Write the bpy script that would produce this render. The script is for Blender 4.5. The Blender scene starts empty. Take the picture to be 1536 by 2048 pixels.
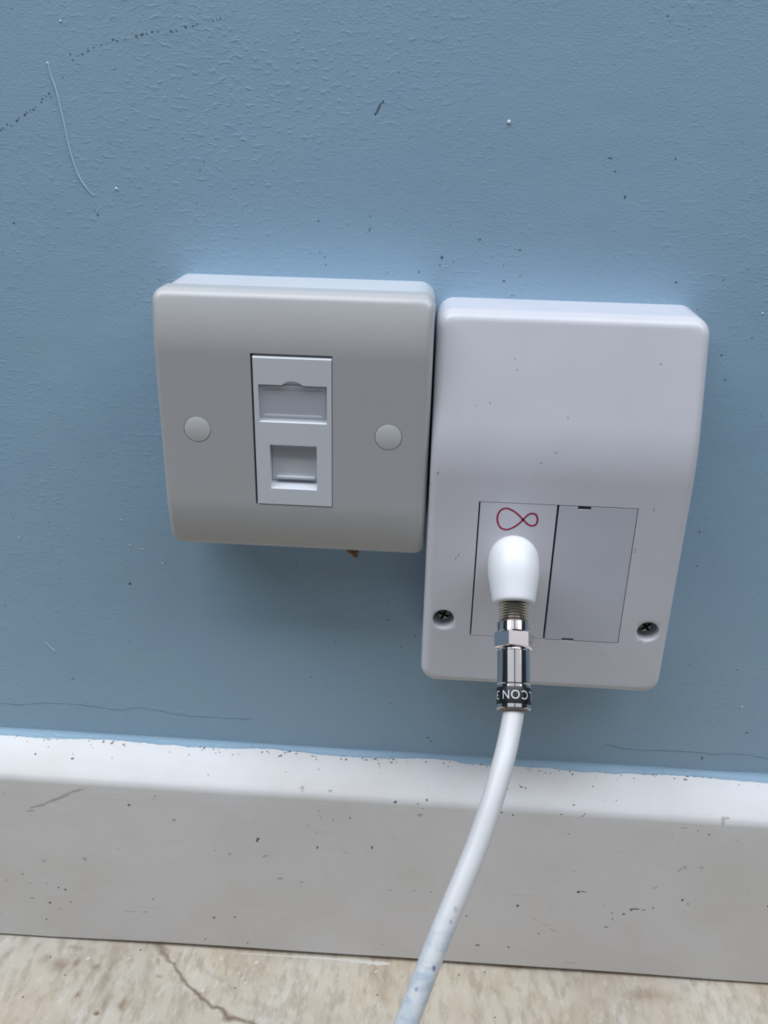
import bpy, bmesh, math, random
from mathutils import Vector, Matrix, noise
from mathutils.bvhtree import BVHTree

MM = 0.001
SC = bpy.context.scene
COL = SC.collection
random.seed(7)

# ------------------------------------------------------------------ camera
CAM = Vector((44.3515, -293.7847, 94.0036))            # millimetres; the wall is y = 0
AX = Vector((0.99754901, 0.06656322, 0.02157119))
AU = Vector((-0.04707529, 0.41035971, 0.91070787))
AF = Vector((-0.05176771, 0.9094912, -0.4124874))
FPX = 1790.9
cd = bpy.data.cameras.new('camera')
cam = bpy.data.objects.new('camera', cd)
COL.objects.link(cam)
cd.sensor_fit = 'VERTICAL'
cd.sensor_height = 36.0
cd.sensor_width = 27.0
cd.lens = FPX / 2048 * 36.0
cd.clip_start = 0.01
cd.clip_end = 50
cam.matrix_world = Matrix(((AX.x, AU.x, -AF.x, CAM.x * MM), (AX.y, AU.y, -AF.y, CAM.y * MM),
                           (AX.z, AU.z, -AF.z, CAM.z * MM), (0, 0, 0, 1)))
SC.camera = cam

# ------------------------------------------------------------------ light
world = bpy.data.worlds.new('world')
SC.world = world
world.use_nodes = True
world.node_tree.nodes['Background'].inputs[0].default_value = (0.74, 0.86, 1.0, 1)
world.node_tree.nodes['Background'].inputs[1].default_value = 0.03


def area(name, x, y, z, sx, sy, power, color, aim):
    l = bpy.data.lights.new(name, 'AREA')
    l.shape = 'RECTANGLE'
    l.size, l.size_y = sx, sy
    l.energy = power
    l.color = color
    o = bpy.data.objects.new(name, l)
    COL.objects.link(o)
    o.location = (x, y, z)
    d = Vector(aim) - Vector((x, y, z))
    o.rotation_euler = d.to_track_quat('-Z', 'Y').to_euler()
    return o


DAY = (0.90, 0.95, 1.0)
area('window_light', -0.72, -0.41, 1.25, 1.5, 0.72, 23.0, DAY, (-0.72, -0.41, 0))
area('window_light', 0.86, -0.41, 1.25, 1.5, 0.72, 17.6, DAY, (0.86, -0.41, 0))
# added dim, higher pair of panels, put in to brighten the chrome's reflection
area('chrome_fill_light', -1.18, -1.40, 1.75, 2.3, 0.85, 4.6, DAY, (-1.18, 0, 0))
area('chrome_fill_light', 1.36, -1.40, 1.75, 2.3, 0.85, 4.2, DAY, (1.36, 0, 0))

SC.view_settings.view_transform = 'Standard'
SC.view_settings.look = 'None'
SC.view_settings.gamma = 1.0
SC.view_settings.use_curve_mapping = False
SC.view_settings.exposure = -0.11


# ------------------------------------------------------------------ helpers
def srgb(r, g, b):
    f = lambda c: (c / 255 / 12.92) if c / 255 <= 0.04045 else ((c / 255 + 0.055) / 1.055) ** 2.4
    return (f(r), f(g), f(b), 1)


def finish(o, parent=None, label=None, cat=None, group=None, kind=None):
    if parent is not None:
        o.parent = parent
        o.matrix_parent_inverse = parent.matrix_basis.inverted()
    if label: o['label'] = label
    if cat: o['category'] = cat
    if group: o['group'] = group
    if kind: o['kind'] = kind
    return o


def obj(name, bm, mat, parent=None, smooth=35, **kw):
    me = bpy.data.meshes.new(name)
    bm.normal_update()
    bm.to_mesh(me)
    bm.free()
    o = bpy.data.objects.new(name, me)
    COL.objects.link(o)
    for m in (mat if isinstance(mat, (list, tuple)) else [mat]):
        me.materials.append(m)
    if smooth:
        me.shade_smooth()
        me.set_sharp_from_angle(angle=math.radians(smooth))
    return finish(o, parent, **kw)


def thing(name, loc, label, cat, group=None):
    o = bpy.data.objects.new(name, None)
    COL.objects.link(o)
    o.empty_display_size = 0.01
    o.location = Vector(loc) * MM
    return finish(o, None, label, cat, group)


def V(bm, x, y, z):
    return bm.verts.new((x * MM, y * MM, z * MM))


def box(bm, x0, x1, y0, y1, z0, z1, bevel=0.0, seg=2):
    t = bmesh.new()
    vs = [V(t, x, y, z) for x in (x0, x1) for y in (y0, y1) for z in (z0, z1)]
    for f in ((0, 1, 3, 2), (4, 6, 7, 5), (0, 4, 5, 1), (2, 3, 7, 6), (0, 2, 6, 4), (1, 5, 7, 3)):
        t.faces.new([vs[i] for i in f])
    bmesh.ops.recalc_face_normals(t, faces=t.faces)
    if bevel:
        bmesh.ops.bevel(t, geom=t.edges[:], offset=bevel * MM, segments=seg, affect='EDGES', profile=0.5)
    merge(bm, t)
    return bm


def merge(bm, t):
    me = bpy.data.meshes.new('tmp')
    t.to_mesh(me)
    t.free()
    bm.from_mesh(me)
    bpy.data.meshes.remove(me)


def prism(bm, pts, lo, hi, axis='x'):
    """polygon pts extruded along an axis; pts are (y,z) for x, (x,z) for y"""
    def P(a, p):
        return (a, p[0], p[1]) if axis == 'x' else (p[0], a, p[1])
    t = bmesh.new()
    A = [V(t, *P(lo, p)) for p in pts]
    B = [V(t, *P(hi, p)) for p in pts]
    t.faces.new(A)
    t.faces.new(B[::-1])
    n = len(pts)
    for i in range(n):
        t.faces.new((A[i], B[i], B[(i + 1) % n], A[(i + 1) % n]))
    bmesh.ops.recalc_face_normals(t, faces=t.faces)
    merge(bm, t)
    return bm


def cyl_y(bm, cx, cz, r, y0, y1, n=64):
    pts = [(cx + r * math.cos(2 * math.pi * i / n), cz + r * math.sin(2 * math.pi * i / n)) for i in range(n)]
    return prism(bm, pts, y0, y1, 'y')


def cut(o, cutter_bms, ang=35):
    """carve recesses with exact booleans, then keep only the resulting mesh"""
    tmp = []
    for cb in cutter_bms:
        me = bpy.data.meshes.new('cutter')
        cb.to_mesh(me)
        cb.free()
        c = bpy.data.objects.new('cutter', me)
        COL.objects.link(c)
        m = o.modifiers.new('b', 'BOOLEAN')
        m.operation = 'DIFFERENCE'
        m.solver = 'EXACT'
        m.object = c
        tmp.append(c)
    bpy.context.view_layer.update()
    dg = bpy.context.evaluated_depsgraph_get()
    me = bpy.data.meshes.new_from_object(o.evaluated_get(dg))
    o.modifiers.clear()
    old = o.data
    o.data = me
    me.name = old.name
    bpy.data.meshes.remove(old)
    for c in tmp:
        bpy.data.objects.remove(c)
    me.shade_smooth()
    me.set_sharp_from_angle(angle=math.radians(ang))


def lathe(bm, prof, O, A, F, n=64, cap=True, power=None):
    """prof: (s, r) along axis A from O; F is the zero-angle direction"""
    S = F.cross(A).normalized()
    if S.x < 0: S = -S
    rings = []
    for s, r in prof:
        c = O + A * s
        if r < 1e-6:
            rings.append([V(bm, *c)])
        else:
            rings.append([V(bm, *(c + (F * math.cos(t) + S * math.sin(t)) * r))
                          for t in (2 * math.pi * i / n for i in range(n))])
    for a, b in zip(rings, rings[1:]):
        if len(a) == 1 and len(b) == 1: continue
        for i in range(n):
            j = (i + 1) % n
            if len(a) == 1: bm.faces.new((a[0], b[j], b[i]))
            elif len(b) == 1: bm.faces.new((a[i], a[j], b[0]))
            else: bm.faces.new((a[i], a[j], b[j], b[i]))
    if cap:
        for rg in (rings[0], rings[-1]):
            if len(rg) > 1: bm.faces.new(rg)
    bmesh.ops.recalc_face_normals(bm, faces=bm.faces)
    return bm


def tube(bm, pts, radii, n=10, cap=True):
    rings = []
    up = Vector((0, -1, 0))
    for i, p in enumerate(pts):
        a = pts[max(i - 1, 0)]
        b = pts[min(i + 1, len(pts) - 1)]
        d = (b - a).normalized()
        s = d.cross(up)
        if s.length < 1e-4: s = d.cross(Vector((1, 0, 0)))
        s.normalize()
        up = s.cross(d).normalized()
        r = radii[i] if isinstance(radii, (list, tuple)) else radii
        rings.append([V(bm, *(p + (s * math.cos(t) + up * math.sin(t)) * r))
                      for t in (2 * math.pi * k / n for k in range(n))])
    for a, b in zip(rings, rings[1:]):
        for i in range(n):
            bm.faces.new((a[i], a[(i + 1) % n], b[(i + 1) % n], b[i]))
    if cap:
        bm.faces.new(rings[0]); bm.faces.new(rings[-1])
    bmesh.ops.recalc_face_normals(bm, faces=bm.faces)
    return bm


def catmull(P, k=8):
    out = []
    Q = [P[0] * 2 - P[1]] + list(P) + [P[-1] * 2 - P[-2]]
    for i in range(1, len(Q) - 2):
        for j in range(k):
            t = j / k
            a, b, c, d = Q[i - 1], Q[i], Q[i + 1], Q[i + 2]
            out.append(0.5 * ((2 * b) + (c - a) * t + (2 * a - 5 * b + 4 * c - d) * t * t + (3 * b - a - 3 * c + d) * t ** 3))
    out.append(P[-1])
    return out


def ray(px, py):
    return (AF + AX * ((px - 768) / FPX) - AU * ((py - 1024) / FPX))


def on_y(px, py, Y=0.0):
    d = ray(px, py)
    return CAM + d * ((Y - CAM.y) / d.y)


def on_floor(px, py):
    d = ray(px, py)
    # floor tilts by 0.0101 along x
    n = Vector((-0.0101, 0, 1)); p0 = Vector((30, 0, -249.0))
    return CAM + d * ((p0 - CAM).dot(n) / d.dot(n))


def floor_z(x): return -249.0 + 0.0101 * (x - 30)


def sdf(x, z, hx, hz, r):
    qx, qz = abs(x) - (hx - r), abs(z) - (hz - r)
    return -(math.hypot(max(qx, 0), max(qz, 0)) + min(max(qx, qz), 0) - r)


def shell(cx, cz, hx, hz, r, D, e, R, yback, xs_extra=22, zs_extra=60, bulge=0.0):
    """rounded plate: outline hx,hz,r; front depth D(z) above the wall; edges rolled over by e within R"""
    bm = bmesh.new()
    near = [R * (1 - math.cos(t * math.pi / 2 / 9)) for t in range(10)]
    arc = [r * (1 - math.cos(t * math.pi / 2 / 9)) for t in range(10)]
    offs = sorted(set([round(v, 4) for v in near + arc]))
    o2 = []
    for v in offs:
        if not o2 or v - o2[-1] > 0.02: o2.append(v)
    offs = o2
    m = offs[-1]
    zs = [-(hz - o) for o in offs] + [-(hz - m) + (2 * (hz - m)) * i / zs_extra for i in range(1, zs_extra)] + [hz - o for o in offs[::-1]]
    no = [R * (1 - math.cos(t * math.pi / 2 / 9)) for t in range(10)]
    rows = []
    for z in zs:
        az = abs(z)
        w = hx if az <= hz - r else hx - r + math.sqrt(max(r * r - (az - (hz - r)) ** 2, 0))
        inner = w - no[-1]
        xs = [-(w - o) for o in no] + [-inner + 2 * inner * i / xs_extra for i in range(1, xs_extra)] + [w - o for o in no[::-1]]
        row = []
        for x in xs:
            s = max(sdf(x, z, hx, hz, r), 0)
            ee = e(z) if callable(e) else e
            drop = ee * (1 - math.sqrt(max(1 - ((R - s) / R) ** 2, 0))) if s < R else 0
            row.append(V(bm, cx + x, -(D(z + cz) - drop), cz + z))
        rows.append(row)
    for a, b in zip(rows, rows[1:]):
        for i in range(len(a) - 1):
            bm.faces.new((a[i], a[i + 1], b[i + 1], b[i]))
    loop = rows[0] + [rw[-1] for rw in rows[1:]] + rows[-1][-2::-1] + [rw[0] for rw in rows[-2:0:-1]]
    back = [bm.verts.new((v.co.x, -yback * MM, v.co.z)) for v in loop]
    n = len(loop)
    for i in range(n):
        bm.faces.new((loop[i], back[i], back[(i + 1) % n], loop[(i + 1) % n]))
    bm.faces.new(back)
    bmesh.ops.recalc_face_normals(bm, faces=bm.faces)
    return bm


# ------------------------------------------------------------------ materials
class NT:
    def __init__(self, name):
        self.m = bpy.data.materials.new(name)
        self.m.use_nodes = True
        self.t = self.m.node_tree
        self.b = self.t.nodes['Principled BSDF']
        self.co = self.t.nodes.new('ShaderNodeTexCoord').outputs['Object']

    def set(self, **k):
        for a, v in k.items():
            self.b.inputs[a.replace('_', ' ')].default_value = v
        return self

    def n(self, kind, **k):
        nd = self.t.nodes.new(kind)
        for a, v in k.items(): setattr(nd, a, v)
        return nd

    def link(self, a, b): self.t.links.new(a, b)

    def mapped(self, sx, sy, sz, rot=(0, 0, 0), loc=(0, 0, 0)):
        mp = self.n('ShaderNodeMapping')
        mp.inputs['Scale'].default_value = (sx, sy, sz)
        mp.inputs['Rotation'].default_value = rot
        mp.inputs['Location'].default_value = loc
        self.link(self.co, mp.inputs['Vector'])
        return mp.outputs[0]

    def noise(self, vec, scale, detail=3, rough=0.5, dist=0.0):
        nd = self.n('ShaderNodeTexNoise')
        nd.inputs['Scale'].default_value = scale
        nd.inputs['Detail'].default_value = detail
        nd.inputs['Roughness'].default_value = rough
        nd.inputs['Distortion'].default_value = dist
        self.link(vec, nd.inputs['Vector'])
        return nd.outputs['Fac']

    def ramp(self, fac, stops):
        r = self.n('ShaderNodeValToRGB')
        els = r.color_ramp.elements
        while len(els) < len(stops): els.new(0.5)
        for el, (p, c) in zip(els, stops):
            el.position = p
            el.color = c if isinstance(c, (tuple, list)) else (c, c, c, 1)
        self.link(fac, r.inputs[0])
        return r.outputs[0]

    def mix(self, fac, a, b, mode='MIX'):
        mx = self.n('ShaderNodeMix', data_type='RGBA', blend_type=mode)
        for s, v in ((0, fac), (6, a), (7, b)):
            if hasattr(v, 'is_output') or isinstance(v, bpy.types.NodeSocket): self.link(v, mx.inputs[s])
            else: mx.inputs[s].default_value = v
        return mx.outputs[2]

    def math(self, op, a, b=0.0, c=None):
        md = self.n('ShaderNodeMath', operation=op)
        for s, v in ((0, a), (1, b), (2, c)):
            if v is None: continue
            if isinstance(v, bpy.types.NodeSocket): self.link(v, md.inputs[s])
            else: md.inputs[s].default_value = v
        return md.outputs[0]

    def bump(self, h, dist, strength=1.0, prev=None):
        b = self.n('ShaderNodeBump')
        b.inputs['Strength'].default_value = strength
        b.inputs['Distance'].default_value = dist
        self.link(h, b.inputs['Height'])
        if prev is not None: self.link(prev, b.inputs['Normal'])
        return b.outputs[0]

    def normal(self, s): self.link(s, self.b.inputs['Normal']); return self

    def color(self, s): self.link(s, self.b.inputs['Base Color']); return self


def plain(name, col, rough=0.5, metal=0.0, **k):
    n = NT(name)
    n.set(Base_Color=col, Roughness=rough, Metallic=metal, **k)
    return n.m


def plastic(name, col, rough=0.38, grime=0.06):
    n = NT(name)
    n.set(Roughness=rough)
    f = n.noise(n.mapped(1, 1, 1), 45, 4, 0.6)
    f2 = n.noise(n.mapped(1, 1, 1), 420, 2, 0.5)
    dark = tuple(c * (1 - grime) for c in col[:3]) + (1,)
    c1 = n.mix(n.ramp(f, [(0.35, 0.0), (0.7, 1.0)]), col, dark)
    n.color(c1)
    n.normal(n.bump(f2, 0.00003, 0.35))
    return n.m


# wall paint
def make_wall():
    n = NT('blue_wall_paint')
    n.set(Roughness=0.42)
    n.b.inputs['Specular IOR Level'].default_value = 0.4
    big = n.noise(n.mapped(1, 1, 1), 9, 3, 0.5)
    base = n.mix(n.ramp(big, [(0.3, 0.0), (0.7, 1.0)]), WALL_A, WALL_B)
    med = n.noise(n.mapped(1, 1, 1.6), 60, 3, 0.6)
    base = n.mix(n.ramp(med, [(0.3, 0.0), (0.75, 0.5)]), base, WALL_C)
    # sparse darker pin specks
    sp = n.noise(n.mapped(1, 1, 1), 850, 1, 0.5)
    spm = n.noise(n.mapped(1, 1, 1, loc=(3, 1, 5)), 38, 2, 0.5)
    spots = n.math('MULTIPLY', n.ramp(sp, [(0.73, 0.0), (0.78, 0.45)]), n.ramp(spm, [(0.45, 0.0), (0.62, 1.0)]))
    base = n.mix(spots, base, srgb(80, 92, 108))
    n.color(base)
    # roller stipple: sideways-stretched lumps of 1-3 mm, patchy, over fine grain
    mask = n.ramp(n.noise(n.mapped(1, 1, 1, loc=(1, 2, 3)), 16, 2, 0.5), [(0.38, 0.15), (0.66, 1.0)])
    l1 = n.noise(n.mapped(0.7, 1, 1.25), 560, 2, 0.45)
    l2 = n.noise(n.mapped(0.8, 1, 1.3, loc=(5, 5, 5)), 1300, 2, 0.5)
    l3 = n.noise(n.mapped(0.9, 1, 1.1, loc=(8, 5, 2)), 190, 2, 0.5)
    lum = n.math('MULTIPLY', n.ramp(l1, [(0.54, 0.0), (0.80, 1.0)]), mask)
    b = n.bump(n.noise(n.mapped(1, 1, 1), 28, 2, 0.5), 0.0008, 0.5)
    b = n.bump(l3, 0.00022, 0.28, b)
    b = n.bump(lum, 0.00020, 0.55, b)
    b = n.bump(l2, 0.00009, 0.8, b)
    n.normal(b)
    return n.m


WALL_A = srgb(158, 187, 212)
WALL_B = srgb(150, 181, 208)
WALL_C = srgb(154, 188, 206)
M_wall = make_wall()

n = NT('white_gloss_wood_paint')
n.set(Roughness=0.4)
st = n.noise(n.mapped(0.12, 1, 2.2), 260, 4, 0.6)
dirt = n.noise(n.mapped(1, 1, 1, loc=(2, 4, 1)), 22, 4, 0.65)
c = n.mix(n.ramp(dirt, [(0.42, 0.0), (0.8, 0.75)]), srgb(225, 224, 227), srgb(212, 209, 206))
c = n.mix(n.ramp(n.noise(n.mapped(0.25, 1, 2, loc=(7, 1, 1)), 90, 4, 0.7), [(0.60, 0.0), (0.85, 0.4)]), c, srgb(198, 196, 194))
n.color(c)
n.normal(n.bump(st, 0.00012, 0.5))
M_base = n.m

M_bead = plain('pale_blue_paint_bead', srgb(165, 192, 212), 0.4)
M_faceplate = plastic('shade_greyed_faceplate_plastic', srgb(186, 186, 189), 0.25, 0.03)  # white plastic, greyed so the colour carries the face's shading
M_backbox = plastic('white_back_box_plastic', srgb(198, 202, 209), 0.35, 0.05)
M_module = plastic('bright_white_module_plastic', srgb(216, 220, 228), 0.3, 0.02)
M_cap = plastic('white_cap_plastic', srgb(206, 208, 211), 0.35, 0.02)
M_cover = plastic('white_cover_plastic', srgb(209, 209, 218), 0.27, 0.05)
M_blank = plastic('cool_white_blank_plastic', srgb(196, 198, 210), 0.34, 0.04)
M_dark = plain('gap_shade_black', (0.01, 0.01, 0.012, 1), 0.8)  # black that paints in the shade of the gaps round the modules
M_red = plain('crimson_print', srgb(150, 8, 58), 0.45)
M_plug = plastic('bright_white_plug_plastic', srgb(233, 234, 240), 0.35, 0.0)
M_label = plain('paper_label', srgb(184, 186, 200), 0.7)
n = NT('clear_plastic')
n.set(Base_Color=(0.75, 0.78, 0.84, 1), Roughness=0.12, Specular_IOR_Level=1.0)
n.b.inputs['Alpha'].default_value = 0.30
M_clear = n.m
M_chrome = plain('polished_nickel', (0.72, 0.69, 0.71, 1), 0.10, 1.0)
M_chrome2 = plain('satin_nickel_hex', (0.86, 0.78, 0.79, 1), 0.09, 1.0)
M_thread = plain('dull_nickel_thread', (0.45, 0.43, 0.385, 1), 0.28, 1.0)
M_screw = plain('aged_steel_screw', (0.22, 0.23, 0.205, 1), 0.38, 1.0)
M_screwdark = plain('screw_recess_black', (0.02, 0.02, 0.018, 1), 0.7)  # near-black colour for the floor of the cross slots
M_black = plain('black_ring_plastic', (0.006, 0.007, 0.010, 1), 0.4)
M_white = plain('white_print', srgb(225, 228, 232), 0.5)
M_cream = plain('cream_seal', srgb(140, 134, 122), 0.6)
M_pencil = plain('pencil_graphite', srgb(88, 98, 104), 0.6)
M_speck = plain('dark_dirt', srgb(105, 101, 101), 0.8)
M_speck2 = plain('faint_dirt', srgb(188, 185, 184), 0.8)
M_speck2b = plain('faint_plastic_dirt', srgb(160, 158, 166), 0.8)
M_whitefleck = plain('white_paint_fleck', srgb(235, 240, 242), 0.4)
M_hair = plain('pale_blue_bristle', srgb(190, 212, 228), 0.35)
M_crack = plain('crack_shadow_paint', srgb(122, 150, 172), 0.6)
M_plaster = plain('tan_plaster', srgb(165, 120, 85), 0.9)
M_smear = plain('white_paint_smear', srgb(208, 204, 197), 0.5)
M_residue = plain('brown_residue', srgb(150, 125, 105), 0.8)

# ------------------------------------------------------------------ wall
bm = bmesh.new()
box(bm, -900, 1000, 0, 100, -300, 1100)
wall = obj('wall_back', bm, M_wall, smooth=0, kind='structure')


# ------------------------------------------------------------------ baseboard
def base_profile():
    p = [(0, -147.6), (-1.0, -148.2)]
    for i in range(1, 9):                                   # gently crowned top slope
        t = i / 8
        p.append((-1.0 - 12.4 * t, -148.2 - 8.3 * t + 0.5 * math.sin(math.pi * t)))
    for i in range(1, 8):                                   # rolled edge
        a = math.radians(36 + 54 * i / 7)
        p.append((-16 + 4.2 - 4.2 * math.sin(a) - 0.0, -160.6 + 4.2 * math.cos(a) * 1.0))
    p.append((-16.0, -166))
    p.append((-16.0, -247.2))
    for i in range(1, 5):
        a = math.radians(90 * i / 4)
        p.append((-16 + 0.8 * (1 - math.cos(a)), -247.2 - 1.0 * math.sin(a)))
    p += [(0, -248.2)]
    return p


prof = base_profile()
bm = bmesh.new()
xs = [-900 + 20 * i for i in range(38)] + [-140 + 5 * i for i in range(72)] + [220 + 26 * i for i in range(31)]
rows = []
for x in xs:
    row = []
    for (y, z) in prof:
        t = min(max((-148 - z) / 100, 0), 1)
        gap = 1.3 * min(max((x + 118) / 60, 0), 1) - 0.8 * min(max((x - 120) / 60, 0), 1) if z < -245 else 0
        wob = 0.12 * noise.noise(Vector((x * 0.02, z * 0.05, 3)))
        row.append(V(bm, x, y + (wob if y < -0.5 else 0), z + 0.0101 * (x - 30) * t + gap + (wob if z < -245 else 0)))
    rows.append(row)
for a, b in zip(rows, rows[1:]):
    for i in range(len(a)):
        j = (i + 1) % len(a)
        bm.faces.new((a[i], b[i], b[j], a[j]))
bm.faces.new(rows[0]); bm.faces.new(rows[-1])
bmesh.ops.recalc_face_normals(bm, faces=bm.faces)
bvh_base = BVHTree.FromBMesh(bm)
baseboard = obj('baseboard_back', bm, M_base, smooth=50, kind='structure')

# lip of blue paint lapping onto the top of the baseboard, wavy and lighter
bm = bmesh.new()
rows = []
for i in range(0, 1900):
    x = -700 + i * 0.75
    w = 2.2 + 1.5 * noise.noise(Vector((x * 0.03, 0, 0))) + 0.5 * noise.noise(Vector((x * 0.15, 5, 0))) + 0.25 * noise.noise(Vector((x * 0.6, 9, 0)))
    w *= 0.9 if x < 60 else 1.05
    h = 0.55 + 0.35 * min(1, abs(x - 20) / 90) + 0.4 * noise.noise(Vector((x * 0.04, 3, 3)))
    row = []
    for k in range(7):
        t = k / 6
        a = t * math.pi / 2
        y = -w * (1 - math.cos(a)) - 0.03
        z = -148.2 - 0.70 * max(w * (1 - math.cos(a)) - 1.0, -1) - 0.55 + h * (1 - math.sin(a)) + 0.9
        if k == 6: z -= 0.25
        row.append(V(bm, x, y, z))
    row.append(V(bm, x, 0.4, -150.5))
    rows.append(row)
for a, b in zip(rows, rows[1:]):
    for i in range(7):
        bm.faces.new((a[i], b[i], b[i + 1], a[i + 1]))
bmesh.ops.recalc_face_normals(bm, faces=bm.faces)
obj('paint_bead', bm, M_wall, wall, smooth=60, label='lip of blue paint along the top of the white baseboard')

# ------------------------------------------------------------------ floor
bm = bmesh.new()
vein = [(on_floor(*p).x, on_floor(*p).y, w, a) for p, w, a in
        [((318, 1893), 3.0, .8), ((335, 1915), 1.6, .8), ((352, 1938), 0.8, .9), ((372, 1966), 1.0, .9), ((398, 1990), 1.5, 1), ((425, 2015), 0.9, .9),
         ((445, 2018), 1.4, 1), ((452, 2034), 2.0, 1), ((490, 2042), 1.4, .9), ((530, 2060), 1.4, .8)]]
vein2 = [(on_floor(*p).x, on_floor(*p).y, w, a) for p, w, a in
         [((395, 1925), 1.5, .3), ((420, 1950), 2, .4), ((450, 1962), 1, .3), ((480, 2000), 2, .25), ((530, 2012), 2, .25), ((600, 2045), 2, .2)]]
stains = [((150, 1895), 5, 1.6, .35), ((152, 1925), 2.5, 4, .5), ((118, 1930), 5, 4, .42), ((92, 1918), 3, 3, .35), ((192, 1935), 2, 2, .5), ((210, 1960), 2.0, 9, .38), ((213, 2005), 1.8, 7, .4),
          ((153, 1990), 1, 1.4, .7), ((246, 2010), 1.6, 2.8, .6), ((192, 2024), 1.3, 1, 1.1), ((320, 1952), 1.4, .8, .55), ((316, 1925), .8, 2, .5), ((20, 1905), 2, 3, .3), ((1030, 1935), 9, 1.2, .3), ((1290, 1990), 14, 3, .25)]
ST = [(on_floor(*p).x, on_floor(*p).y, a, b, k) for p, a, b, k in stains]


def seg_mask(x, y, P):
    best = 0
    for (x0, y0, w0, a0), (x1, y1, w1, a1) in zip(P, P[1:]):
        dx, dy = x1 - x0, y1 - y0
        t = min(max(((x - x0) * dx + (y - y0) * dy) / (dx * dx + dy * dy), 0), 1)
        d = math.hypot(x - x0 - dx * t, y - y0 - dy * t)
        w = (w0 + (w1 - w0) * t) * (1 + 0.5 * noise.noise(Vector((x * .5, y * .5, 1))))
        m = max(0, 1 - (d / w) ** 1.5) * (a0 + (a1 - a0) * t)
        best = max(best, m)
    return best


NX, NY = 500, 100
lay = bm.loops.layers.float_color.new('stain')
fxs = [-500, -250] + [-150 + i * 0.72 for i in range(NX)] + [260, 560]
fys = [60, -5] + [-10 - i * 0.6 for i in range(NY)] + [-120, -300]
grid = [[V(bm, x, y, floor_z(x)) for x in fxs] for y in fys]
for a, b in zip(grid, grid[1:]):
    for i in range(len(fxs) - 1):
        bm.faces.new((a[i], b[i], b[i + 1], a[i + 1]))
val = {}
for vtx in bm.verts:
    x, y = vtx.co.x / MM, vtx.co.y / MM
    if -150 <= x <= 215 and -72 < y < -8:
        xx = x + 1.2 * noise.noise(Vector((x * .25, y * .25, 0)))
        yy = y + 1.2 * noise.noise(Vector((x * .25, y * .25, 7)))
        m = seg_mask(xx, yy, vein)
        m2 = seg_mask(xx, yy, vein2) if -60 < x < 40 else 0
        s = 0
        for (cx, cy, a, b, k) in ST:
            q = ((xx - cx) / a) ** 2 + ((yy - cy) / b) ** 2
            if q < 4: s = max(s, k * math.exp(-q * 1.3))
        val[vtx] = (min(1, m + 0.6 * m2), s, 0, 1)
    else:
        val[vtx] = (0, 0, 0, 1)
for f in bm.faces:
    for lp in f.loops: lp[lay] = val[lp.vert]
bmesh.ops.recalc_face_normals(bm, faces=bm.faces)
if bm.faces[0].normal.z < 0: bmesh.ops.reverse_faces(bm, faces=bm.faces)

n = NT('beige_stone_floor')
n.set(Roughness=0.45)
at = n.n('ShaderNodeAttribute', attribute_name='stain')
sepa = n.n('ShaderNodeSeparateColor')
n.link(at.outputs['Color'], sepa.inputs[0])
f1 = n.noise(n.mapped(1, 0.5, 1), 28, 5, 0.6, 0.4)
c = n.ramp(f1, [(0.32, srgb(178, 162, 142)), (0.5, srgb(196, 185, 168)), (0.70, srgb(203, 198, 188))])
fx = n.noise(n.mapped(1, 1, 1, loc=(4, 2, 0)), 12, 3, 0.5)
c = n.mix(n.ramp(fx, [(0.42, 0.0), (0.66, 0.75)]), c, srgb(182, 179, 171))
f2 = n.noise(n.mapped(1.3, 0.5, 1, rot=(0, 0, 0.2)), 210, 4, 0.6)
c = n.mix(n.ramp(f2, [(0.36, 0.62), (0.54, 0.0)]), c, srgb(158, 145, 128))
f4 = n.noise(n.mapped(1.2, 0.55, 1, rot=(0, 0, -0.1), loc=(1, 7, 0)), 260, 3, 0.6)
c = n.mix(n.ramp(f4, [(0.54, 0.0), (0.72, 0.5)]), c, srgb(210, 208, 203))
c = n.mix(n.ramp(n.noise(n.mapped(1, 1, 1, loc=(9, 9, 9)), 14, 2, 0.5), [(0.56, 0.0), (0.72, 0.5)]), c, srgb(196, 174, 155))
f3 = n.noise(n.mapped(1, 1, 1), 500, 3, 0.6)
mod = n.math('ADD', 0.55, n.math('MULTIPLY', f3, 0.8))
c = n.mix(n.math('MULTIPLY', n.math('MULTIPLY', sepa.outputs[1], mod), 1.5), c, srgb(128, 108, 84))
c = n.mix(n.math('MULTIPLY', n.math('MULTIPLY', sepa.outputs[0], mod), 0.95), c, srgb(112, 92, 76))
n.color(c)
n.normal(n.bump(f2, 0.00012, 0.35))
M_floor = n.m
bvh_floor = BVHTree.FromBMesh(bm)
floor = obj('floor', bm, M_floor, smooth=0, kind='structure')


# ------------------------------------------------------------------ flat marks (stains, pencil, flecks) lying on real surfaces
def hit(px, py, tgt):
    o, d = CAM * MM, ray(px, py).normalized()
    if tgt == 'wall':
        return on_y(px, py, 0), Vector((0, -1, 0))
    loc, nor, idx, dist = (bvh_base if tgt == 'base' else bvh_floor).ray_cast(o, d)
    if loc is None: return None, None
    if nor.dot(d) > 0: nor = -nor
    return loc / MM, nor


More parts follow.
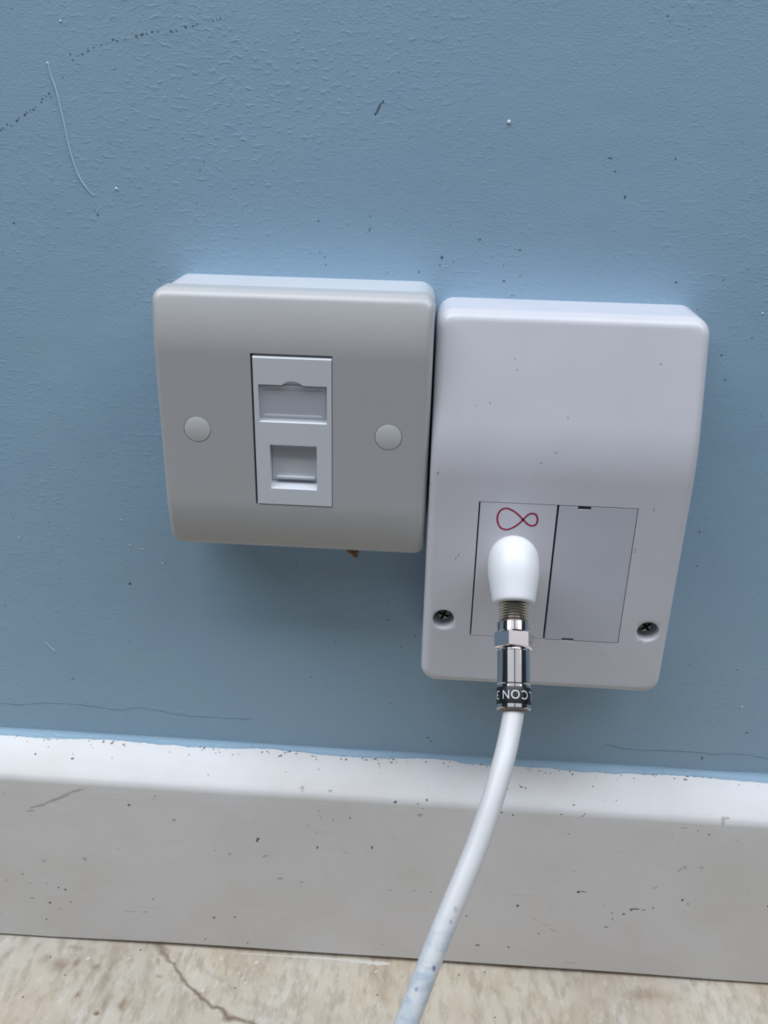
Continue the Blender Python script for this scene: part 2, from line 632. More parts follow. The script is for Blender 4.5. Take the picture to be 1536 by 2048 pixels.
def blot(bm, px, py, w, h, ang, tgt, lift=0.04, k=9, rough=0.35):
    p, nr = hit(px, py, tgt)
    if p is None: return
    sc = (p - CAM).dot(AF) / FPX
    tx = (AX - nr * AX.dot(nr)).normalized()
    tz = nr.cross(tx)
    if tz.dot(AU) < 0: tz = -tz
    w, h = w * sc / 2, h * sc / 2
    ca, sa = math.cos(math.radians(ang)), math.sin(math.radians(ang))
    vs = []
    for i in range(k):
        t = 2 * math.pi * i / k
        r = 1 + rough * (random.random() * 2 - 1)
        a, b = w * r * math.cos(t), h * r * math.sin(t)
        q = p + nr * lift + tx * (a * ca - b * sa) + tz * (a * sa + b * ca)
        vs.append(V(bm, *q))
    f = bm.faces.new(vs)
    f.normal_update()
    if f.normal.dot(nr) < 0: f.normal_flip()


bm = bmesh.new()
dots = [(2, 260, 5, 3), (6, 256, 3, 3), (14, 249, 4, 3), (22, 251, 4, 2), (34, 241, 6, 4), (38, 236, 3, 2), (50, 229, 6, 4), (54, 225, 3, 2), (60, 220, 3, 2), (67, 219, 5, 4), (71, 214, 2, 2), (83, 204, 5, 3), (85, 198, 3, 3), (92, 193, 2, 2), (98, 187, 5, 5), (102, 194, 2, 3),
        (125, 154, 2, 4), (140, 108, 2, 5), (146, 120, 3, 3), (156, 112, 3, 2), (165, 108, 4, 3), (176, 101, 5, 3), (188, 95, 3, 2), (203, 90, 2, 4), (213, 87, 2, 2), (226, 79, 5, 3), (234, 82, 5, 3), (251, 78, 2, 3), (272, 72, 5, 4), (275, 76, 3, 2), (284, 69, 6, 4), (293, 67, 3, 2), (304, 64, 5, 4), (316, 63, 2, 3), (341, 62, 3, 5), (345, 64, 3, 4), (353, 61, 2, 5), (371, 54, 3, 8), (386, 52, 7, 2), (394, 48, 4, 2), (426, 42, 4, 3), (434, 39, 3, 2), (441, 36, 3, 3)]
for x, y, w, h in dots: blot(bm, x, y, w, h, 30, 'wall')
obj('pencil_line', bm, M_pencil, wall, smooth=0, kind='stuff', label='dotted pencil arc near the upper left corner')

bm = bmesh.new()
for x, y, w, h, a in [(757, 217, 5, 26, -28), (750, 228, 4, 5, 0), (766, 204, 5, 7, -20)]: blot(bm, x, y, w * .7, h, a, 'wall')
obj('scuff_mark', bm, M_pencil, wall, smooth=0, label='short dark slanted scuff above the outlets')

bm = bmesh.new()
for x, y, w, h in [(1335, 32, 5, 3), (1351, 318, 5, 5), (1250, 394, 4, 8), (960, 479, 6, 3), (884, 515, 6, 6), (880, 530, 3, 4), (838, 544, 4, 4), (1008, 562, 6, 4), (1024, 591, 3, 4), (1352, 565, 5, 5), (1040, 500, 5, 3), (1220, 316, 10, 3), (1230, 343, 7, 3),
                   (28, 446, 5, 4), (196, 430, 4, 7), (189, 421, 3, 3), (637, 442, 4, 3), (740, 432, 2, 6), (640, 505, 3, 3), (649, 515, 2, 5), (621, 506, 2, 2), (739, 460, 2, 12), (652, 530, 2, 4), (684, 497, 2, 2), (1040, 553, 2, 4), (1446, 560, 4, 3), (818, 277, 2, 2), (118, 1157, 3, 2), (1399, 1064, 5, 4), (1394, 1132, 3, 4), (260, 1167, 6, 8), (146, 1357, 7, 2), (776, 1240, 4, 5), (671, 1284, 6, 2), (831, 1273, 8, 2), (630, 1292, 2, 2),
                   (861, 580, 4, 3), (1443, 710, 5, 4), (1450, 760, 3, 4), (802, 1294, 4, 3), (780, 1406, 3, 4), (856, 1475, 4, 4), (862, 1482, 5, 3), (1404, 1516, 3, 12), (1494, 1465, 8, 3), (1475, 1340, 3, 3), (1380, 1330, 4, 3), (622, 1354, 4, 3)]:
    blot(bm, x, y, w * .85, h * .85, random.uniform(-20, 20), 'wall')
for i in range(60):
    blot(bm, random.uniform(0, 1536), random.uniform(0, 1440), random.uniform(1.2, 2.6), random.uniform(1.2, 2.6), 0, 'wall')
obj('paint_speck', bm, M_pencil, wall, smooth=0, kind='stuff')

# raised white flecks of paint
bm = bmesh.new()


def bump_blob(bm, p, r, hgt=0.5):
    t = bmesh.new()
    bmesh.ops.create_icosphere(t, subdivisions=2, radius=1.0)
    for v_ in t.verts:
        k = 1 + 0.2 * noise.noise(v_.co * 1.7 + p)
        v_.co = Vector(((p.x + v_.co.x * r * k) * MM, (p.y + v_.co.y * r * hgt * k) * MM, (p.z + v_.co.z * r * k) * MM))
    merge(bm, t)


for x, y, r in [(1018, 244, 0.72), (232, 377, .45), (95, 126, .45), (121, 42, .4), (235, 379, .3), (38, 1075, .3), (260, 1090, .35), (325, 1127, .35), (285, 1098, .3), (241, 1040, .3), (1525, 627, .4), (1484, 1414, .4), (824, 1304, .35), (467, 650, .2)]:
    bump_blob(bm, on_y(x, y, -0.1), r * .8)
obj('paint_fleck', bm, M_whitefleck, wall, smooth=60, kind='stuff')

bm = bmesh.new()
pts = catmull([on_y(x, y, -0.12) for x, y in [(96, 126), (101, 148), (112, 180), (122, 220), (130, 255), (138, 293), (148, 328), (160, 357), (174, 378), (188, 392)]], 6)
tube(bm, pts, [0.10 + 0.17 * math.sin(math.pi * min(1, (i + 6) / len(pts))) ** .5 for i in range(len(pts))], 8)
obj('brush_bristle', bm, M_hair, wall, smooth=60, label='thin pale curved bristle stuck under the paint, upper left')
bm = bmesh.new()
pts = catmull([on_y(x, y, -0.1) for x, y in [(90, 1284), (99, 1293), (110, 1303)]], 5)
tube(bm, pts, 0.17, 8)
obj('brush_bristle', bm, M_hair, wall, smooth=60, label='tiny pale bristle left of and below the data outlet')

# hairline paint cracks / ridge above the baseboard
bm = bmesh.new()
for P in ([(-20, 1403), (40, 1408), (90, 1405), (140, 1407), (180, 1410), (240, 1419), (265, 1415), (300, 1417), (340, 1425), (380, 1431), (430, 1434), (500, 1438)],
          [(1210, 1488), (1270, 1499), (1330, 1500), (1380, 1503), (1440, 1508), (1480, 1507), (1536, 1516), (1580, 1520)]):
    pp = catmull([on_y(x, y, 0.02) for x, y in P], 8)
    pp = [q + Vector((0, 0, 0.35 * noise.noise(q * 0.35))) for q in pp]
    tube(bm, pp, [0.16 + 0.10 * noise.noise(q * 0.2) for q in pp], 6)
obj('paint_crack', bm, M_crack, wall, smooth=60, kind='stuff', label='hairline crack in the paint just above the baseboard')

bm = bmesh.new()
for q, r in [((702, 1104), .9), ((708, 1108), .8), ((713, 1104), .7), ((712, 1112), .6), ((697, 1101), .7)]:
    bump_blob(bm, on_y(q[0], q[1], -0.4), r * 1.1, 1.0)
obj('plaster_crumb', bm, M_plaster, wall, smooth=0, label='tan plaster crumb showing under the data outlet')

# baseboard dirt
bm = bmesh.new()
known = [(129, 1466, 3, 3), (325 / 1.92, 1380 + 180 / 1.92, 4, 4), (371 / 1.92, 1380 + 186 / 1.92, 3, 3), (145, 1517, 6, 4), (71, 1508, 4, 3), (137 / 1.92, 1380 + 246 / 1.92, 3, 3), (510, 1494, 5, 4), (446, 1493, 4, 3), (682, 1518, 3, 4), (692, 1519, 4, 4), (791, 1604, 6, 6), (258, 1610, 5, 5), (310, 1592, 3, 3), (516, 1678, 7, 9), (514, 1682, 5, 4), (700, 1636, 3, 5), (666, 1640, 3, 3), (744, 1695, 4, 8), (635, 1695, 3, 8), (306, 1798, 5, 3), (428, 1835, 7, 4), (470, 1834, 6, 3), (117, 1775, 5, 3), (131, 1779, 6, 4), (100, 1805, 5, 6), (93, 1838, 4, 3), (13, 1760, 3, 3), (45, 1748, 5, 2), (120, 1817, 3, 3), (142, 1804, 3, 3), (495, 1885, 3, 3), (411, 1878, 3, 3),
         (1000, 1608, 4, 5), (1003, 1625, 3, 4), (1026, 1630, 4, 4), (1122, 1629, 4, 3), (854, 1600, 4, 5), (1042, 1574, 6, 3), (1051, 1576, 6, 2), (1157, 1784, 10, 5), (1166, 1783, 12, 2), (1270, 1818, 16, 3), (1262, 1820, 6, 3), (1247, 1828, 6, 4), (1287, 1820, 8, 2), (1306, 1816, 3, 4), (1212, 1854, 9, 2), (1225, 1838, 3, 3), (1365, 1800, 5, 5), (1035, 1811, 5, 5), (1017, 1894, 4, 5), (1077, 1867, 4, 3), (955, 1890, 9, 3), (933, 1832, 3, 5), (1376, 1808, 2, 8), (1537, 1812, 6, 6), (1148, 1610, 6, 2), (1165, 1632, 5, 2), (1170, 1628, 3, 3), (1137, 1668, 3, 3), (1186, 1573, 3, 3), (1418, 1669, 5, 3), (1210, 1811, 2, 2), (1224, 1826, 3, 3)]
for x, y, w, h in known: blot(bm, x, y, w, h, random.uniform(-20, 20), 'base')
for i in range(100):
    x = random.uniform(0, 1536)
    y0 = 1466 + x * 0.062
    r = random.random()
    y = y0 + (random.gauss(10, 6) if r < .45 else random.uniform(0, 130) if r < .75 else random.uniform(130, 400))
    blot(bm, x, y, random.uniform(1.5, 3.2), random.uniform(1.2, 2.6), random.uniform(-30, 30), 'base')
for i in range(230):
    x = random.uniform(0, 1536)
    if random.random() > 0.35 + 0.6 * noise.noise(Vector((x * .01, 3, 3))) + .25: continue
    y = 1462 + x * 0.062 - 6 * math.sin(x / 1536 * math.pi) * -1 + random.gauss(2, 4)
    blot(bm, x, y, random.uniform(1.5, 6.5), random.uniform(1.0, 2.6), random.uniform(-8, 12), 'base', 0.1)
obj('dirt_speck', bm, M_speck, baseboard, smooth=0, kind='stuff')
bm = bmesh.new()
for x, y, w, h, a in [(75, 1612, 50, 8, 18), (115, 1597, 60, 11, 27), (150, 1582, 44, 9, 22), (60, 1622, 20, 6, 10), (88, 1722, 12, 10, 0), (160, 1580, 22, 6, 20), (170, 1718, 9, 14, 0), (348, 1640, 10, 12, 0), (560, 1757, 18, 12, 0), (603, 1764, 14, 6, 10), (530, 1712, 18, 8, 30), (459, 1708, 8, 10, 40), (1360, 1740, 16, 6, 60), (1370, 1735, 6, 12, 10), (1403, 1735, 10, 8, 0), (1450, 1636, 18, 12, 0), (1368, 1656, 16, 6, 10), (1446, 1644, 10, 16, 0), (1090, 1850, 26, 3, -25), (1105, 1860, 20, 4, -25), (1070, 1838, 26, 2, -35), (1310, 1776, 14, 5, 20), (604, 1576, 10, 14, 0), (660, 1582, 10, 10, 0), (260, 1823, 30, 3, 3), (290, 1824, 20, 4, 5), (1140, 1925, 30, 3, 0), (840, 1630, 12, 12, 0), (782, 1780, 12, 4, 0), (828, 1781, 10, 5, 0), (65, 1796, 14, 6, 0), (62, 1766, 9, 3, 0), (95, 1767, 10, 3, 0), (690, 1705, 12, 4, -20)]:
    blot(bm, x, y, w * .8, h * .6, a, 'base', 0.03, 14, 0.45)
obj('scuff_mark', bm, M_speck2, baseboard, smooth=0, kind='stuff', label='faint grey smears on the white baseboard')

# white paint spilt on the floor along the gap
bm = bmesh.new()
L = [(470, 1905.0, 1), (520, 1908, 2.0), (580, 1911.5, 3.0), (640, 1915, 4), (690, 1918.5, 6), (730, 1922, 9), (755, 1924.5, 10), (772, 1925, 8), (780, 1926, 3)]
up, dn = [], []
for i in range((len(L) - 1) * 6 + 1):
    k = min(i // 6, len(L) - 2); t = i / 6 - k
    x = L[k][0] * (1 - t) + L[k + 1][0] * t; y = L[k][1] * (1 - t) + L[k + 1][1] * t; w = L[k][2] * (1 - t) + L[k + 1][2] * t
    w *= 0.7 * (1 + .7 * noise.noise(Vector((x * .12, 0, 0))))
    a, b = on_floor(x, y - w * .3 + 1), on_floor(x, y + w * .8 + 1)
    up.append(V(bm, a.x, a.y, a.z + .12)); dn.append(V(bm, b.x, b.y, b.z + .06))
for i in range(len(up) - 1): bm.faces.new((up[i], dn[i], dn[i + 1], up[i + 1]))
for x, y in [(478, 1948), (485, 1957), (490, 1966), (442, 1918), (513, 1925), (405, 1980), (176, 1917), (258, 1917), (752, 1943)]:
    blot(bm, x, y, random.uniform(4, 9), random.uniform(3, 7), 40, 'floor', 0.05, 9, .5)
obj('paint_smear', bm, M_smear, floor, smooth=0, label='white paint spilt along the gap under the baseboard')
bm = bmesh.new()
for x, y in [(281, 1900), (46, 1994), (101, 1914), (130, 1950), (470, 1976), (918, 1950), (970, 1944), (990, 2035), (755, 1990)]:
    blot(bm, x, y, 4, 4, 0, 'floor', 0.05)
obj('dirt_speck', bm, M_speck, floor, smooth=0, kind='stuff')

# ------------------------------------------------------------------ left: data outlet
PF = 30.0


def D_left(z):
    a = max(abs(z) - 24.5, 0)
    return PF - 0.0125 * a * a


outlet = thing('data_outlet', (0, 0, -43), 'square white single data outlet with closed shutter, left of the taller cable outlet', 'wall socket')
bm = shell(0, 0, 42.6, 42.9, 5.2, lambda z: 18.2, 0.5, 0.6, 0.0, 8, 12)
obj('back_box', bm, M_backbox, outlet, label='white surface box behind the face plate')
bm = shell(0, 0, 42.9, 43.0, 4.0, D_left, lambda z: 4.3 - 2.1 * min(max((abs(z) - 33) / 9, 0), 1), 2.5, 18.3, 24, 70)
plate = obj('faceplate', bm, M_faceplate, outlet, label='curved white face plate, its colour greyed for shade')
cs = [box(bmesh.new(), -12.5, 12.6, -40, -20.5, -25.0, 25.05)]
for sx in (-30.3, 30.15):
    cs.append(cyl_y(bmesh.new(), sx, 0, 4.30, -40, -27.5))
cut(plate, cs)
for sx in (-30.3, 30.15):
    bm = bmesh.new()
    O = Vector((sx, -27.6, 0)); A = Vector((0, -1, 0)); F = Vector((0, 0, 1))
    lathe(bm, [(0, 4.15), (2.34, 4.15), (2.42, 4.1), (2.45, 4.0), (2.46, 0)], O, A, F, 64)
    obj('screw_cover', bm, M_cap, outlet)
# gasket of old residue at the upper left seam
bm = bmesh.new()
pp = [Vector((-42.75 + 4.6 * (1 - math.cos(t)), -18.3, 38.3 + 4.6 * math.sin(t))) for t in [math.radians(10 + 8 * i) for i in range(11)]]
tube(bm, pp, [0.15 + .3 * math.sin(math.pi * i / 10) for i in range(11)], 6)
pp = [Vector((x, -18.25, 42.8)) for x in (-36, -34.5, -33, -31.5, -30)]
tube(bm, pp, [.1, .22, .16, .22, .08], 6)
obj('residue', bm, M_residue, outlet, smooth=60, label='brown residue in the upper left seam')

FY = -30.12
obj('gap_shade_block', box(bmesh.new(), -12.45, 12.55, -22.3, -21, -24.9, 24.9), M_dark, outlet, smooth=0, label='black block standing in for shade behind the insert')  # added block, painted black as the shade in the insert's gap
bm = bmesh.new()
prism(bm, [(-22.0, -24.75), (-22.0, 24.75), (FY + 1.0, 24.75), (FY + .06, 23.85), (FY, 23.7), (FY, -24.5), (FY + .2, -24.75)], -11.85, 12.40)
mod = obj('outlet_module', bm, M_module, outlet, label='brighter white rectangular insert')
lab = bmesh.new()
prism(lab, [(-33, 15.45), (-33, 3.45 - 1.0), (FY, 3.35), (FY + 1.5, 4.3), (FY + 1.5, 15.45)], -10.3, 10.85)
shu = bmesh.new()
prism(shu, [(-33, -4.1), (-33, -21.0), (FY, -19.1), (FY + 3.3, -17.35), (FY + 3.3, -4.1)], -7.35, 7.6)
moon = bmesh.new()
t = bmesh.new()
N = 24
arc = []
for i in range(N + 1):
    a = math.radians(20 + 140 * i / N)
    arc.append((0.25 + 4.6 * math.cos(a), 12.2 + 4.6 * math.sin(a)))
fr = [V(t, x, -33, z) for x, z in arc]
bk = [V(t, x, FY + 0.15 + 0.55 * (16.8 - z), z) for x, z in arc]
t.faces.new(fr); t.faces.new(bk[::-1])
for i in range(len(arc)):
    j = (i + 1) % len(arc)
    t.faces.new((fr[i], bk[i], bk[j], fr[j]))
bmesh.ops.recalc_face_normals(t, faces=t.faces)
merge(moon, t)
cut(mod, [lab, shu, moon], 12)
# label paper + clear window
bm = box(bmesh.new(), -9.6, 10.15, FY + 1.15, FY + 1.45, 4.9, 15.2)
obj('label_paper', bm, M_label, mod, label='blank paper label behind clear window')
bm = bmesh.new()
t = bmesh.new()
x0, x1, z0, z1 = -10.1, 10.65, 4.45, 15.3
ys = (FY + 1.05, FY + 0.45, FY + 0.30)
ins = (0.0, 0.05, 1.25)
lo = []
for (y, i) in ((FY + 1.1, 0.0), (FY + 0.35, 0.0), (FY + 0.20, 0.35), (FY + 0.28, 1.1), (FY + 0.60, 1.55)):
    lo.append([V(t, x0 + i, y, z0 + i), V(t, x1 - i, y, z0 + i), V(t, x1 - i, y, z1 - i), V(t, x0 + i, y, z1 - i)])
for a, b in zip(lo, lo[1:]):
    for i in range(4):
        t.faces.new((a[i], a[(i + 1) % 4], b[(i + 1) % 4], b[i]))
t.faces.new(lo[0]); t.faces.new(lo[-1])
bmesh.ops.recalc_face_normals(t, faces=t.faces)
merge(bm, t)
obj('label_window', bm, M_clear, mod, smooth=20, label='clear plastic label window')
bm = bmesh.new()
box(bm, -7.2, 7.45, FY + 2.95, FY + 3.28, -17.2, -4.2)
box(bm, -5.8, 6.7, FY + 1.7, FY + 2.95, -16.35, -15.45, 0.15)
obj('shutter', bm, M_module, mod, label='sliding shutter with a thin ridge')

# ------------------------------------------------------------------ right: cable television outlet
RF = 31.4


def D_right(z):
    if z > 6: return RF - 2.48 - 0.275 * (z - 6)
    if z > -12: return RF - 2.48 * ((z + 12) / 18) ** 2
    return RF


BX, BZ, BHX, BHZ = 84.85, -25.75, 41.3, 64.0
tv = thing('cable_outlet', (BX, 0, -89.7), 'tall white cable outlet with red loop emblem, white plug and two screws', 'wall socket')
bm = shell(BX, BZ, BHX, BHZ, 5.5, D_right, 3.4, 3.2, 0.0, 28, 110)
cover = obj('cover', bm, M_cover, tv, label='tall white cover bulging towards its lower half')
HOLES = [(50.45, -63.9), (119.0, -64.5)]
cs = [box(bmesh.new(), 59.65, 109.75, -45, -10, -69.75, -19.7)]
for hx, hz in HOLES:
    c_ = bmesh.new()
    lathe(c_, [(0, 3.95), (9.8, 3.95 - 0.0), (10.0, 3.62), (14.4, 3.45)], Vector((hx, -41.2, hz)), Vector((0, 1, 0)), Vector((0, 0, 1)), 64)
    cs.append(c_)
cut(cover, cs)
obj('gap_shade_block', box(bmesh.new(), 59.7, 109.7, -27.4, -11, -69.7, -19.75), M_dark, tv, smooth=0, label='black block standing in for shade behind the modules')  # added block; its black is the shade seen through gaps and notches
bm = box(bmesh.new(), 60.08, 84.38, -RF + 0.05, -27.5, -69.55, -19.9, 0.12)
sock = obj('socket_module', bm, M_cover, tv)
cut(sock, [box(bmesh.new(), 77.2, 81.2, -40, -20, -71, -68.5)], 12)
bm = box(bmesh.new(), 85.02, 109.55, -RF + 0.02, -27.5, -69.5, -19.98, 0.12)
blank = obj('blank_module', bm, M_blank, tv, label='plain blanking panel right of the plug')
cut(blank, [box(bmesh.new(), 90.9, 95.0, -40, -20, -21.0, -19), box(bmesh.new(), 90.7, 94.7, -40, -20, -71, -68.7)], 12)
# printed loop emblem
E_ = [(1046, 1039.5), (1036, 1029), (1025, 1021), (1013, 1016.8), (1003, 1019.5), (996.5, 1028), (994.6, 1038), (996.5, 1048), (1002, 1056), (1010, 1059), (1018, 1058.5), (1030, 1053), (1040, 1045.5),
      (1048.5, 1037), (1056, 1030), (1065, 1027), (1072.5, 1030.5), (1075, 1039), (1073, 1047.5), (1066, 1051.8), (1057, 1049.5), (1050, 1043.5)]
P = [on_y(x, y, -RF + 0.0) for x, y in E_]
pp = catmull([P[-1]] + P + [P[0], P[1]], 8)[8:-8]
bm = bmesh.new()
Lw = 0.28
prev = None
for i, q in enumerate(pp):
    d = (pp[min(i + 1, len(pp) - 1)] - pp[max(i - 1, 0)]).normalized()
    nn = Vector((-d.z, 0, d.x))
    a = V(bm, q.x + nn.x * Lw, -RF + 0.02, q.z + nn.z * Lw)
    b = V(bm, q.x - nn.x * Lw, -RF + 0.02, q.z - nn.z * Lw)
    if prev: bm.faces.new((prev[0], prev[1], b, a))
    prev = (a, b)
for f in bm.faces:
    f.normal_update()
    if f.normal.y > 0: f.normal_flip()
obj('loop_emblem', bm, M_red, sock, smooth=0, label='thin crimson sideways figure-eight emblem')
bm = bmesh.new()
for x, y, w, h, a in [(1322, 728, 4, 4, 0), (875, 945, 4, 5, 0), (861, 968, 4, 4, 0), (1270, 1100, 2, 9, 0), (1136, 836, 4, 3, 0), (980, 806, 4, 3, 0), (951, 811, 3, 2, 0), (1112, 905, 8, 2, 25), (1082, 926, 6, 2, 10), (912, 1116, 8, 3, 50), (917, 1110, 3, 7, 0), (1206, 1311, 4, 2, 0), (973, 1362, 7, 2, 0), (1308, 1020, 3, 5, 0), (1030, 718, 4, 2, 0), (1034, 740, 3, 3, 0), (1270, 1105, 3, 3, 0)]:
    q = on_y(x, y, -RF)
    for _ in range(8): q = on_y(x, y, -D_right(q.z))
    sl = (D_right(q.z + .5) - D_right(q.z - .5))
    nrm = Vector((0, -1, -sl)).normalized()
    tz = Vector((0, -sl, 1)).normalized()
    vs = []
    for i in range(9):
        t_ = -2 * math.pi * i / 9
        k_ = 0.075 * (1 + .35 * (random.random() * 2 - 1))
        u_, v2 = w * k_ * math.cos(t_), h * k_ * math.sin(t_)
        ca, sa = math.cos(math.radians(a)), math.sin(math.radians(a))
        vs.append(V(bm, *(q + nrm * 0.04 + Vector((1, 0, 0)) * (u_ * ca - v2 * sa) + tz * (u_ * sa + v2 * ca))))
    f = bm.faces.new(vs)
    f.normal_update()
    if f.normal.y > 0: f.normal_flip()
obj('dirt_speck', bm, M_speck2b, tv, smooth=0, kind='stuff')
for (hx, hz), rot, dx in zip(HOLES, (22, 52), (0.0, -0.2)):
    bm = bmesh.new()
    O = Vector((hx + dx, -RF + 4.35, hz + 0.25))
    lathe(bm, [(0, 2.75), (0.5, 2.75), (0.95, 2.45), (1.25, 1.9), (1.42, 1.1), (1.45, 0)], O, Vector((0, -1, 0)), Vector((0, 0, 1)), 40)
    head = obj('screw', bm, M_screw, tv, label='small crosshead screw sunk in its hole')
    for ang in (rot, rot + 90):
        c_ = box(bmesh.new(), -1.9, 1.9, -2.5, -0.35, -0.42, 0.42)
        R_ = Matrix.Rotation(math.radians(ang), 4, 'Y')
        for v_ in c_.verts: v_.co = R_ @ v_.co + O * MM
        cut(head, [c_])
    bm = bmesh.new()
    for ang in (rot, rot + 90):
        c_ = box(bmesh.new(), -1.88, 1.88, -0.45, -0.28, -0.40, 0.40)
        R_ = Matrix.Rotation(math.radians(ang), 4, 'Y')
        for v_ in c_.verts: v_.co = R_ @ v_.co + O * MM
        merge(bm, c_)
    obj('cross_recess', bm, M_screwdark, head, smooth=0)

# ------------------------------------------------------------------ plug, connector and cable
O = Vector((70.68, -45.35, -33.05))
A = Vector((0.01498861, -0.69363336, -0.72017227)).normalized()
F = (CAM - (O + A * 30)).normalized()
F = (F - A * F.dot(A)).normalized()

plug = thing('coaxial_adapter', (70.7, -31.4, -33), 'bright white rounded plug adapter pushed into the cable outlet', 'plug')
bm = bmesh.new()
pr = [(-7.75, 0)] + [(-7.75 * math.cos(math.radians(a)), 7.75 * math.sin(math.radians(a))) for a in range(9, 90, 9)]
pr += [(0, 7.78), (1.5, 7.9), (3.2, 7.92), (5, 7.78), (7, 7.5), (9, 7.15), (11, 6.82), (12.8, 6.55), (13.4, 6.42), (13.75, 6.15), (13.9, 5.8), (13.9, 4.3), (13.0, 4.2), (13.0, 0)]
lathe(bm, pr, O, A, F, 72)
lathe(bm, [(0, 5.0), (9, 5.4), (20.9, 5.6), (20.95, 0)], Vector((70.75, -52.3, -39.6)), Vector((0, 1, 0)), Vector((0, 0, 1)), 48)
obj('plug_body', bm, M_plug, plug, smooth=50)
bm = bmesh.new()
pr = [(12.6, 0), (12.6, 4.1)]
s = 13.2
while s < 20.2:
    pr += [(s, 4.12), (s + 0.40, 4.52)]
    s += 0.82
pr += [(20.6, 4.1), (20.6, 0)]
lathe(bm, pr, O, A, F, 56)
obj('threaded_barrel', bm, M_thread, plug, smooth=0, label='dull metal screw thread')

cable = thing('coaxial_cable', (71.4, -77, -66), 'white coaxial cable with metal screw-on connector hanging down to the floor', 'cable')
S_ = F.cross(A).normalized()
if S_.x < 0: S_ = -S_
bm = bmesh.new()
lathe(bm, [(19.7, 0), (19.7, 4.6), (19.9, 4.95), (22.6, 5.0), (22.9, 4.8), (22.9, 0)], O, A, F, 64)
t = bmesh.new()
hexes = [(22.75, 5.35), (23.1, 5.95), (27.3, 5.95), (27.7, 5.3)]
rg = []
for s, r in hexes:
    rg.append([V(t, *(O + A * s + (F * math.cos(a) + S_ * math.sin(a)) * r)) for a in [math.radians(-13.5 + 60 * k) for k in range(6)]])
for a, b in zip(rg, rg[1:]):
    for i in range(6): t.faces.new((a[i], a[(i + 1) % 6], b[(i + 1) % 6], b[i]))
t.faces.new(rg[0]); t.faces.new(rg[-1])
bmesh.ops.recalc_face_normals(t, faces=t.faces)
merge(bm, t)
obj('hex_nut', bm, M_chrome2, cable, smooth=25, label='shiny hexagonal nut')
bm = bmesh.new()
lathe(bm, [(27.5, 0), (27.5, 4.2), (28.15, 4.25), (28.3, 4.75), (28.6, 4.95), (38.2, 4.95), (38.45, 4.78), (38.6, 4.78), (38.75, 5.0), (39.3, 5.02), (39.35, 4.9),
           (44.2, 4.9), (44.25, 5.02), (45.3, 5.02), (45.5, 4.9), (45.6, 4.6), (45.6, 0)], O, A, F, 72)
sleeve = obj('compression_sleeve', bm, M_chrome, cable, smooth=25, label='polished metal sleeve')
bm = bmesh.new()
lathe(bm, [(39.4, 4.85), (39.42, 5.02), (39.6, 5.06), (44.0, 5.06), (44.18, 5.02), (44.2, 4.85)], O, A, F, 72)
obj('black_band', bm, M_black, sleeve, smooth=40, label='black band with white letters')
bm = bmesh.new()
lathe(bm, [(45.5, 0), (45.5, 4.5), (45.9, 4.35), (46.0, 0)], O, A, F, 48)
obj('end_seal', bm, M_cream, sleeve, smooth=40)

# white lettering wrapped round the band, upside down
bm = bmesh.new()
for ch, th0, th1 in (('L', 60, 80), ('C', 27, 51.5), ('O', -8.5, 19.5), ('N', -38, -15), ('3', -75, -55)):
    cu = bpy.data.curves.new('glyph', 'FONT')
    cu.body = ch
    cu.size = 1.0
    cu.resolution_u = 6
    to = bpy.data.objects.new('glyph', cu)
    COL.objects.link(to)
    bpy.context.view_layer.update()
    me = bpy.data.meshes.new_from_object(to.evaluated_get(bpy.context.evaluated_depsgraph_get()))
    t = bmesh.new()
    t.from_mesh(me)
    bpy.data.objects.remove(to); bpy.data.curves.remove(cu); bpy.data.meshes.remove(me)
    gx0 = min(v_.co.x for v_ in t.verts); gx1 = max(v_.co.x for v_ in t.verts)
    gy0 = min(v_.co.y for v_ in t.verts); gy1 = max(v_.co.y for v_ in t.verts)
    for k in range(1, 16):
        bmesh.ops.bisect_plane(t, geom=t.verts[:] + t.edges[:] + t.faces[:], plane_co=(gx0 + (gx1 - gx0) * k / 16, 0, 0), plane_no=(1, 0, 0))
    for v_ in t.verts:
        u = (v_.co.x - gx0) / (gx1 - gx0)
        w = (v_.co.y - gy0) / (gy1 - gy0)
        th = math.radians(th1 + (th0 - th1) * u)
        s = 40.45 + 2.55 * w
        v_.co = (O + A * s + (F * math.cos(th) + S_ * math.sin(th)) * 5.095) * MM
    for f in t.faces:
        f.normal_update()
        c_ = f.calc_center_median() / MM
        if f.normal.dot(c_ - (O + A * A.dot(c_ - O))) < 0: f.normal_flip()
    merge(bm, t)
obj('lettering', bm, M_white, sleeve, smooth=0, label='white upside-down lettering on the black band')

n = NT('white_cable_jacket')
n.set(Roughness=0.38)
sep = n.n('ShaderNodeSeparateXYZ')
n.link(n.co, sep.inputs[0])
zz = sep.outputs[2]
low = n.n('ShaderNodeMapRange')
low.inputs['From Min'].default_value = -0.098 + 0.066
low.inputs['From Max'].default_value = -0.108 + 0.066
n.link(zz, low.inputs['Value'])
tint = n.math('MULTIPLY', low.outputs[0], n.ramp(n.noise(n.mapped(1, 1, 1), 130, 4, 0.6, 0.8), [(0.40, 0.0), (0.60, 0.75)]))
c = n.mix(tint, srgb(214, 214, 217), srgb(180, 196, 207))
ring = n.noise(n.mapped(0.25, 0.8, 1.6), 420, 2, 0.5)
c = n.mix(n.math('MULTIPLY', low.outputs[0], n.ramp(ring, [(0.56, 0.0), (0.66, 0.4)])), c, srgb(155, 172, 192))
base_loc = Vector((71.4, -77, -66))
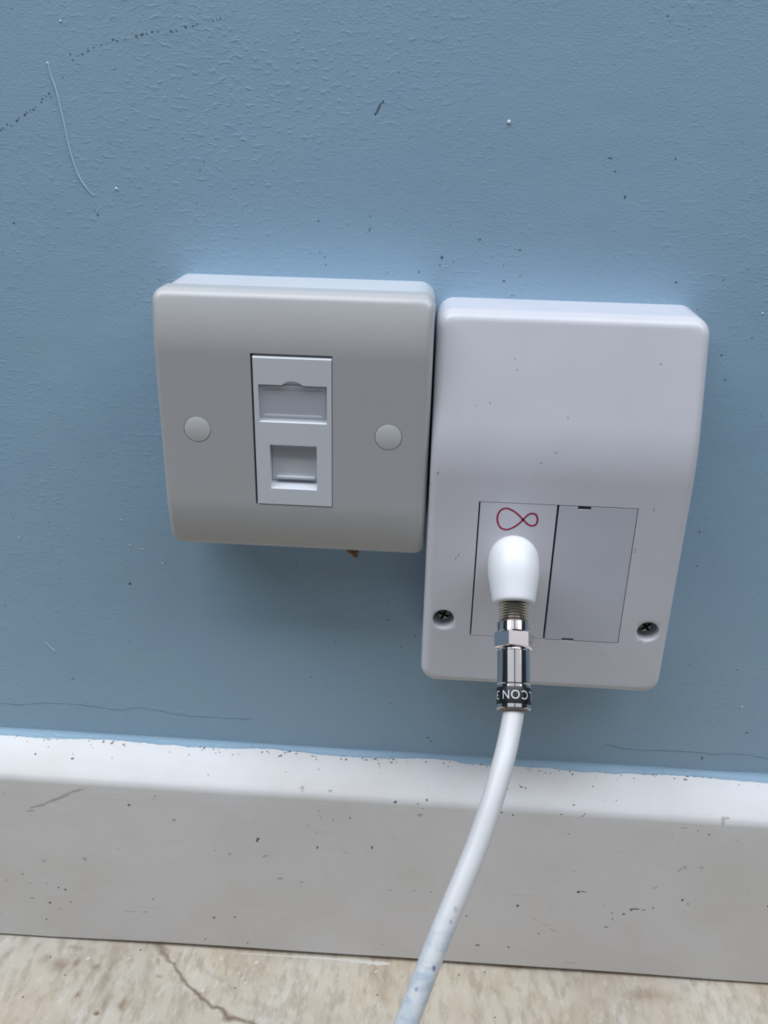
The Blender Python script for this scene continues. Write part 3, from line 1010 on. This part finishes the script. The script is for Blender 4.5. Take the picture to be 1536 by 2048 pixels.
path = [O + A * 40, O + A * 43, O + A * 46, Vector((69.9, -83.6, -71.2)), Vector((68.1, -90.0, -75.4)), Vector((65.4, -97.4, -81.7)), Vector((61.5, -105.9, -90.2)),
        Vector((56.3, -115.4, -99.2)), Vector((52.1, -122.7, -106.5)), Vector((48.6, -129.2, -113.4)), Vector((44.3, -136.8, -122.4)), Vector((39.4, -144.4, -132.4)),
        Vector((28, -160, -153)), Vector((8, -182, -186)), Vector((-20, -203, -218)), Vector((-60, -222, -240)), Vector((-110, -232, -246.6)), Vector((-200, -238, -248.1)),
        Vector((-320, -246, -249.3)), Vector((-520, -262, -251.4))]
marks = []


def cable_mark(px, py, r, col, amt):
    best = None
    for q in catmull(path[:12], 10):
        v_ = q - CAM
        z_ = v_.dot(AF)
        x_, y_ = 768 + FPX * v_.dot(AX) / z_, 1024 - FPX * v_.dot(AU) / z_
        d_ = abs(y_ - py)
        if best is None or d_ < best[0]: best = (d_, q, x_, z_)
    q = best[1] + AX * ((px - best[2]) * best[3] / FPX)
    q = q - AF * math.sqrt(max(3.1 ** 2 - ((px - best[2]) * best[3] / FPX) ** 2, 0))
    marks.append((q - base_loc, r, col, amt))


cable_mark(867, 1926, 0.75, srgb(95, 105, 140), .8)
cable_mark(832, 1965, 0.65, srgb(110, 125, 155), .7)
cable_mark(909, 1808, 0.8, srgb(165, 160, 165), .6)
cable_mark(900, 1832, 0.6, srgb(160, 150, 155), .7)
cable_mark(916, 1818, 0.9, srgb(225, 190, 200), .4)
for q, r, col, amt in marks:
    dn_ = n.n('ShaderNodeVectorMath', operation='DISTANCE')
    n.link(n.mapped(1, 1, 0.55, loc=(0, 0, 0)), dn_.inputs[0])
    dn_.inputs[1].default_value = (q.x * MM, q.y * MM, q.z * MM * 0.55)
    mr = n.n('ShaderNodeMapRange')
    mr.inputs['From Min'].default_value = r * MM
    mr.inputs['From Max'].default_value = r * MM * 0.4
    mr.inputs['To Max'].default_value = amt
    n.link(dn_.outputs['Value'], mr.inputs['Value'])
    c = n.mix(mr.outputs[0], c, col)
n.color(c)
n.normal(n.bump(n.noise(n.mapped(1, 1, 1), 350, 3, 0.6), 0.00010, 0.35))
M_jacket = n.m
bm = bmesh.new()
tube(bm, catmull(path, 8), 3.08, 28)
for v_ in bm.verts: v_.co -= base_loc * MM
jk = obj('jacket', bm, M_jacket, None, smooth=60, label='white cable jacket, slightly grubby near the bottom')
jk.parent = cable
